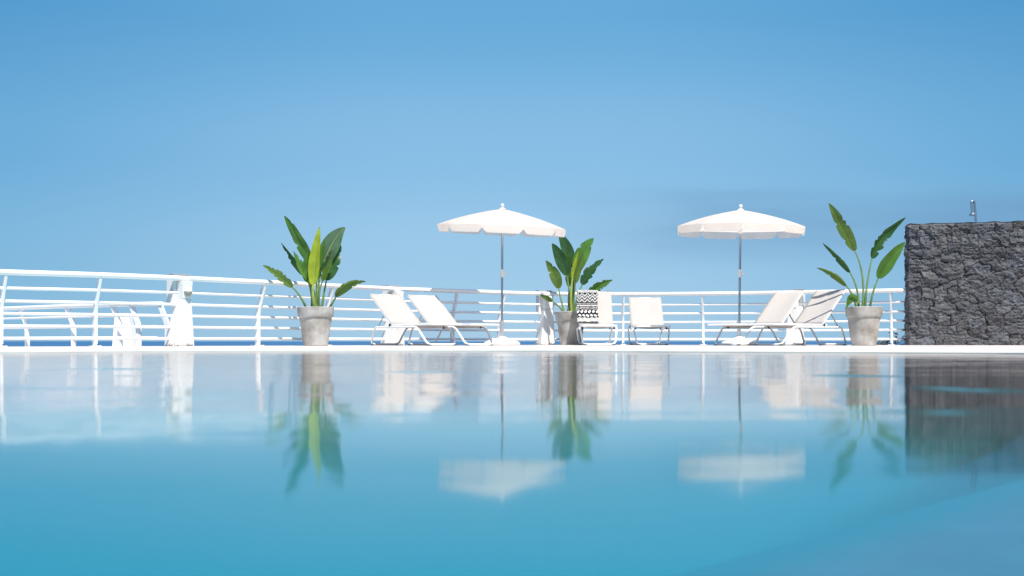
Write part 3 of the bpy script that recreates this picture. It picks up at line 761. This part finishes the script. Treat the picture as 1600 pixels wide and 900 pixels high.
# towel on lounger C: hangs over the left half of the backrest
def weave(u, v):
    """u 0..1 across, v 0..1 down: woven black and white bands"""
    Bk, Wt = (.010, .012, .018), (.62, .61, .585)
    if v < .05: return Bk if ((u*9+v*30) % 1) < .35 else Wt
    if v < .085: return Bk if (u*12) % 1 < .5 else Wt
    if v < .12: return Bk
    if v < .40:
        q = (v-.12)/.28*2.8; tri = abs(((u*4.0) % 1)-.5)*2
        return Bk if ((q+tri*1.0) % 1) < .58 else Wt
    if v < .43: return Bk
    if v < .455: return Wt if (u*16) % 1 < .5 else Bk
    if v < .49: return Bk
    if v < .515: return Wt
    if v < .545: return Bk
    if v < .575: return Wt if (u*14) % 1 < .45 else Bk
    if v < .60: return Bk
    if v < .62: return Wt
    if v < .64: return Bk
    if v < .74:
        q = (v-.64)/.10; x = ((u*5.5+q*.4) % 1)-.5
        return Wt if abs(x) < .30*math.sin(math.pi*q)+.05 else Bk
    if v < .77: return Bk
    if v < .86:
        q = (v-.77)/.09; x = ((u*5.5-q*.4) % 1)-.5
        return Wt if abs(x) < .30*math.sin(math.pi*q)+.05 else Bk
    if v < .88: return Bk
    if v < .97: return Bk if ((v-.88)/.09*2+.4*math.sin(u*22)) % 1 < .3 else Wt
    return Wt
NU, NV = 60, 110; mb = MB(); rows = []
for j in range(NV+1):
    v = j/NV; row = []
    for i in range(NU+1):
        u = i/NU; y = -.035+.385*u+.010*math.sin(v*7)+(.02*(1-u))*math.sin(v*3)
        # path: behind (down the back), over the top, down the front
        L = 1.05*v; over = .30; BLn = .78
        fold = .010*math.sin(u*11+v*4)*(.4+v)+.006*math.sin(u*23+1)
        if L < over-.04: p = BC(BLn-(over-L)+.0, y, -.030-fold)
        elif L < over+.04:
            t = (L-over+.04)/.08*math.pi; p = BC(BLn+.012+.028*math.sin(t), y, .002-.034*math.cos(t)+fold*.4)
        else: p = BC(BLn-(L-over-.04), y, .036+abs(fold)+.01)
        row.append(p)
    rows.append(row)
mb.strip(rows)
tw = mb.build('towel', M['towel']); tw.matrix_world = Matrix.Translation(LC.location) @ Matrix.Rotation(R(-90), 4, 'Z')
tag(tw, 'black and white zigzag patterned towel draped over a lounger backrest', 'towel')
ca = tw.data.color_attributes.new('weave', 'FLOAT_COLOR', 'CORNER'); cols = []
for j in range(NV):
    for i in range(NU):
        vv = (j+.5)/NV; vf = (vv-.31)/.69 if vv > .31 else (1-vv/.31)*.4
        cols += [*weave((i+.5)/NU, vf), 1.0]*4
ca.data.foreach_set('color', cols)

# ------------------------------------------------------------------ potted plants
def leaf(root, origin, sc, spec):
    """spec in photo pixels relative to the middle of the soil: root, blade start, control, tip, width, turn, depth"""
    (bx, by), st, ctl, tip, wpx, turn, dep, mt, tears, fold = spec
    V = lambda p, y: Vector((p[0]/sc, y, p[1]/sc+origin))
    b = V((bx, by), dep[0]); s_ = V(st, dep[1]); c_ = V(ctl, (dep[1]+dep[2])/2); t_ = V(tip, dep[2])
    tan = (c_-s_).normalized()
    yel = mt == 'leaf_bright'
    mid = s_-tan*(s_-b).length*0.45
    PP = [b*(1-t)**2+mid*2*t*(1-t)+s_*t*t for t in [k/10 for k in range(11)]]
    L = MB(); n_ = 44; m2 = 8; w_ = wpx/sc/2*1.08
    g = random.Random(int(abs(tip[0])*31+abs(tip[1])*17))
    def P(t): return s_*(1-t)**2+c_*2*t*(1-t)+t_*t*t
    tr = sorted(g.uniform(.12, .92) for _ in range(tears)); tr2 = sorted(g.uniform(.12, .92) for _ in range(tears))
    rows = []
    for i in range(n_+1):
        t = i/n_; p = P(t); T = (P(min(1, t+.02))-P(max(0, t-.02))).normalized()
        N0 = Vector((0, -1, 0)); N0 = (N0-T*N0.dot(T)).normalized(); S0 = T.cross(N0)
        a = R(turn)+R(8)*math.sin(t*5+wpx); Sd = S0*math.cos(a)+N0*math.sin(a); Nn = N0*math.cos(a)-S0*math.sin(a)
        prof = 1.08*max(0, math.sin(math.pi*min(1, (t*.975+.025))**.68))**.72*(1-.16*t) if t < 1 else 0
        row = []
        for j in range(-m2, m2+1):
            q = j/m2; wm = 1.0; sh = 0
            for tt in (tr if q > 0 else tr2):
                d = t-tt
                if 0 <= d < .10: wm = min(wm, .42+.58*min(1, (d/.09)**.5))
                elif -.02 < d < 0: wm = min(wm, 1.05); sh += .03*abs(q)*(1+d/.02)
            ruff = .05*math.sin(t*13+q*2+wpx)*abs(q)*w_*2*(.4+(.25 if tears else .2))
            x = q*prof*w_*wm
            sweep = T*(-sh*.5 + abs(q)**1.5*w_*.35)
            row.append(p+Sd*x*math.cos(R(fold))+Nn*(abs(x)*math.sin(R(fold))+ruff*prof)+sweep*prof)
        rows.append(row)
    L.strip(rows); lf = L.build('leaf', M[mt], root)
    lf.data.materials.append(M['leaf_tip'])
    nf = 2*m2
    for fi, pl_ in enumerate(lf.data.polygons):
        ti = (fi//nf)/n_; qi = abs((fi % nf)+.5-m2)/m2
        if ti > .965 or (tears and qi > .85 and g.random() < .22): pl_.material_index = 1
    m_ = MB(); rb = [P(k/16) for k in range(17)]
    m_.tube(rb, [.0055*(1-k/18)+.001 for k in range(17)], 6); m_.build('midrib', M['midrib' if mt in ('leaf_grey', 'leaf_bright') else 'leaf_olive'], lf)
    m_ = MB(); k0 = .029 if yel else .0205
    m_.tube(PP, [k0*(1-.45*k/10) for k in range(11)], 8); m_.build('petiole', M['petiole_yellow' if yel else 'petiole'], lf)

def potted(px, D, soil_px, k, label, leaves, rz=0, ps=1.0):
    root = thing('potted_plant', label, 'potted plant', (wx(px, D), D, DECK+.001), 0, 'broad-leaved plants in concrete pots')
    sc = F/D; Hh = .585; rt = .283
    m_ = MB()
    prof = [(.175, 0), (.185, .008), (.205, .14), (.225, .28), (.243, .40), (.247, .425), (.262, .434), (.268, .445), (.276, .55), (.281, .578), (.276, Hh), (.252, Hh+.002), (.246, Hh-.02), (.244, Hh-.06), (.0, Hh-.07)]
    prof = [(a_*ps, b_*ps) for a_, b_ in prof]; Hh *= ps; m_.lathe(prof, n=48, cap=False); m_.lathe([(.0, 0.0), (.175*ps, 0)], n=48, cap=False)
    m_.build('pot', M['pot'], root).rotation_euler = (0, 0, rz)
    m_ = MB(); m_.lathe([(.0, Hh-.03), (.12, Hh-.028), (.2435*ps, Hh-.035)][::-1], n=32, cap=False); m_.build('soil', M['soil'], root)
    for sp in leaves: leaf(root, Hh-.03, sc, sp)
def conv(z, ox, oy, s, cx, cy):
    return ((ox+z[0]*s-cx), -(oy+z[1]*s-cy))
def mk(ox, oy, s, cx, cy, L):
    out = []
    for (b, st, ctl, tip, w_, turn, dep, mt, tears, fold) in L:
        c = lambda z: conv(z, ox, oy, s, cx, cy)
        out.append((c(b), c(st), c(ctl), c(tip), w_*s, turn, dep, mt, tears, fold))
    return out
P1 = mk(400, 320, .2667, 493, 480, [
    ((362, 595), (356, 430), (368, 310), (402, 190), 52, 28, (0, .04, .05), 'leaf_mid', 1, 16),
    ((338, 595), (306, 430), (262, 350), (222, 262), 46, -30, (0, -.04, -.06), 'leaf_mid', 3, 18),
    ((372, 595), (392, 440), (420, 380), (452, 300), 50, 30, (0, -.05, -.05), 'leaf_olive', 3, 18),
    ((352, 595), (322, 335), (250, 170), (168, 55), 68, 20, (0, .03, -.05), 'leaf_mid', 1, 12),
    ((325, 595), (283, 402), (225, 300), (140, 208), 62, 50, (.05, .12, .1), 'leaf_dark', 4, 30),
    ((345, 595), (340, 462), (350, 300), (378, 122), 66, 8, (-.05, -.12, -.10), 'leaf_bright', 0, 20),
    ((368, 595), (378, 372), (430, 190), (517, 118), 104, 12, (.08, .10, .12), 'leaf_grey', 0, 14),
    ((385, 595), (410, 432), (430, 320), (490, 222), 92, -20, (.02, .05, .16), 'leaf_dark', 3, 18),
    ((345, 595), (322, 448), (288, 380), (305, 262), 62, 20, (0, -.02, -.03), 'leaf_mid', 0, 18),
    ((300, 595), (225, 475), (150, 400), (60, 350), 52, -20, (-.08, -.2, -.3), 'leaf_olive', 5, 20),
    ((430, 595), (474, 530), (520, 440), (652, 442), 58, -25, (-.03, -.12, -.2), 'leaf_olive', 3, 25),
])
P2 = mk(800, 340, .2446, 889, 487, [
    ((352, 600), (352, 430), (358, 320), (335, 205), 48, 24, (0, .08, .05), 'leaf_mid', 1, 16),
    ((376, 600), (392, 410), (400, 310), (446, 212), 46, -28, (0, -.04, -.04), 'leaf_olive', 2, 18),
    ((325, 600), (287, 443), (270, 340), (203, 264), 66, 10, (0, .05, .02), 'leaf_olive', 1, 12),
    ((345, 600), (336, 360), (300, 230), (243, 155), 72, 8, (.05, .0, .0), 'leaf_dark', 0, 12),
    ((358, 600), (372, 305), (345, 170), (284, 78), 72, -10, (.1, .1, .1), 'leaf_dark', 0, 14),
    ((368, 600), (374, 380), (390, 290), (412, 205), 34, 25, (-.02, -.06, -.06), 'leaf_bright', 0, 45),
    ((378, 600), (402, 345), (430, 190), (512, 120), 88, 14, (.02, .05, .1), 'leaf_mid', 1, 14),
    ((386, 600), (435, 420), (480, 330), (572, 255), 70, 25, (0, -.05, -.1), 'leaf_dark', 6, 20),
    ((392, 600), (470, 490), (520, 420), (632, 388), 66, -20, (.0, .05, .05), 'leaf_mid', 6, 20),
    ((395, 600), (545, 500), (590, 475), (622, 460), 34, 0, (.0, .05, .05), 'leaf_mid', 2, 20),
    ((325, 605), (245, 525), (205, 500), (165, 484), 34, 20, (-.05, -.1, -.12), 'leaf_olive', 3, 20),
])
P3 = mk(1240, 300, .289, 1350, 480, [
    ((372, 620), (336, 308), (260, 150), (194, 50), 60, 16, (0, .05, .05), 'leaf_olive', 2, 10),
    ((356, 620), (312, 424), (250, 330), (163, 265), 38, 48, (.05, .1, .1), 'leaf_dark', 1, 28),
    ((336, 620), (276, 500), (190, 410), (112, 404), 36, 45, (-.05, -.1, -.15), 'leaf_olive', 2, 25),
    ((386, 620), (428, 350), (460, 230), (617, 125), 66, -25, (0, .05, .1), 'leaf_dark', 6, 20),
    ((410, 620), (450, 460), (500, 350), (592, 265), 74, -10, (-.03, -.08, -.12), 'leaf_mid', 0, 15),
    ((340, 620), (326, 585), (285, 530), (264, 625), 50, 30, (-.1, -.2, -.25), 'leaf_mid', 0, 20),
])
potted(493, 21.5, 480, 1, 'leftmost potted plant with one bright yellow-green leaf in a concrete pot', P1)
potted(892, 25.85, 487, 2, 'middle potted plant rising behind the patterned towel', P2, 1.3, 1.035)
potted(1350, 22.3, 480, 3, 'sparse potted plant between the rightmost lounger and the stone wall', P3, 2.4, 1.037)

# ------------------------------------------------------------------ shrub beyond the railing at right
D = 33.0; X0 = wx(1400, D)
shr = thing('shrub', 'dark shrub beyond the railing, low beside the stone wall', 'shrub', (X0, D, -5.6))
m_ = MB()
m_.tube([(0, 0, 0), (.1, 0, 2.4), (-.05, .1, 4.4), (0, .1, 5.3)], [.16, .12, .08, .03], 8)
for k in range(9):
    a = k*2.4; m_.tube([(0, 0, 3.2+k*.2), (math.cos(a)*.5, math.sin(a)*.5, 4.2+k*.12), (math.cos(a)*.9, math.sin(a)*.9, 4.8+.08*k)], [.05, .03, .012], 6)
m_.build('trunk', M['bark'], shr)
g = random.Random(5); m_ = MB()
for k in range(5200):
    u = g.uniform(-1, 1); a = g.uniform(0, 6.283); rr_ = g.uniform(.35, 1)**.5*(1+.25*math.sin(a*3+u*4))
    p = Vector((math.cos(a)*math.sqrt(1-u*u)*1.15*rr_, math.sin(a)*math.sqrt(1-u*u)*1.15*rr_, 4.75+u*.95*rr_+.12*math.sin(a*5)))
    d1 = Vector((g.gauss(0, 1), g.gauss(0, 1), g.gauss(0, 1))).normalized(); d2 = d1.orthogonal().normalized()
    l_ = g.uniform(.04, .09)
    m_.add([p-d1*l_, p+d2*l_*.4, p+d1*l_, p-d2*l_*.4], [(0, 1, 2, 3)])
m_.build('crown', M['shrub'], shr, smooth=False)
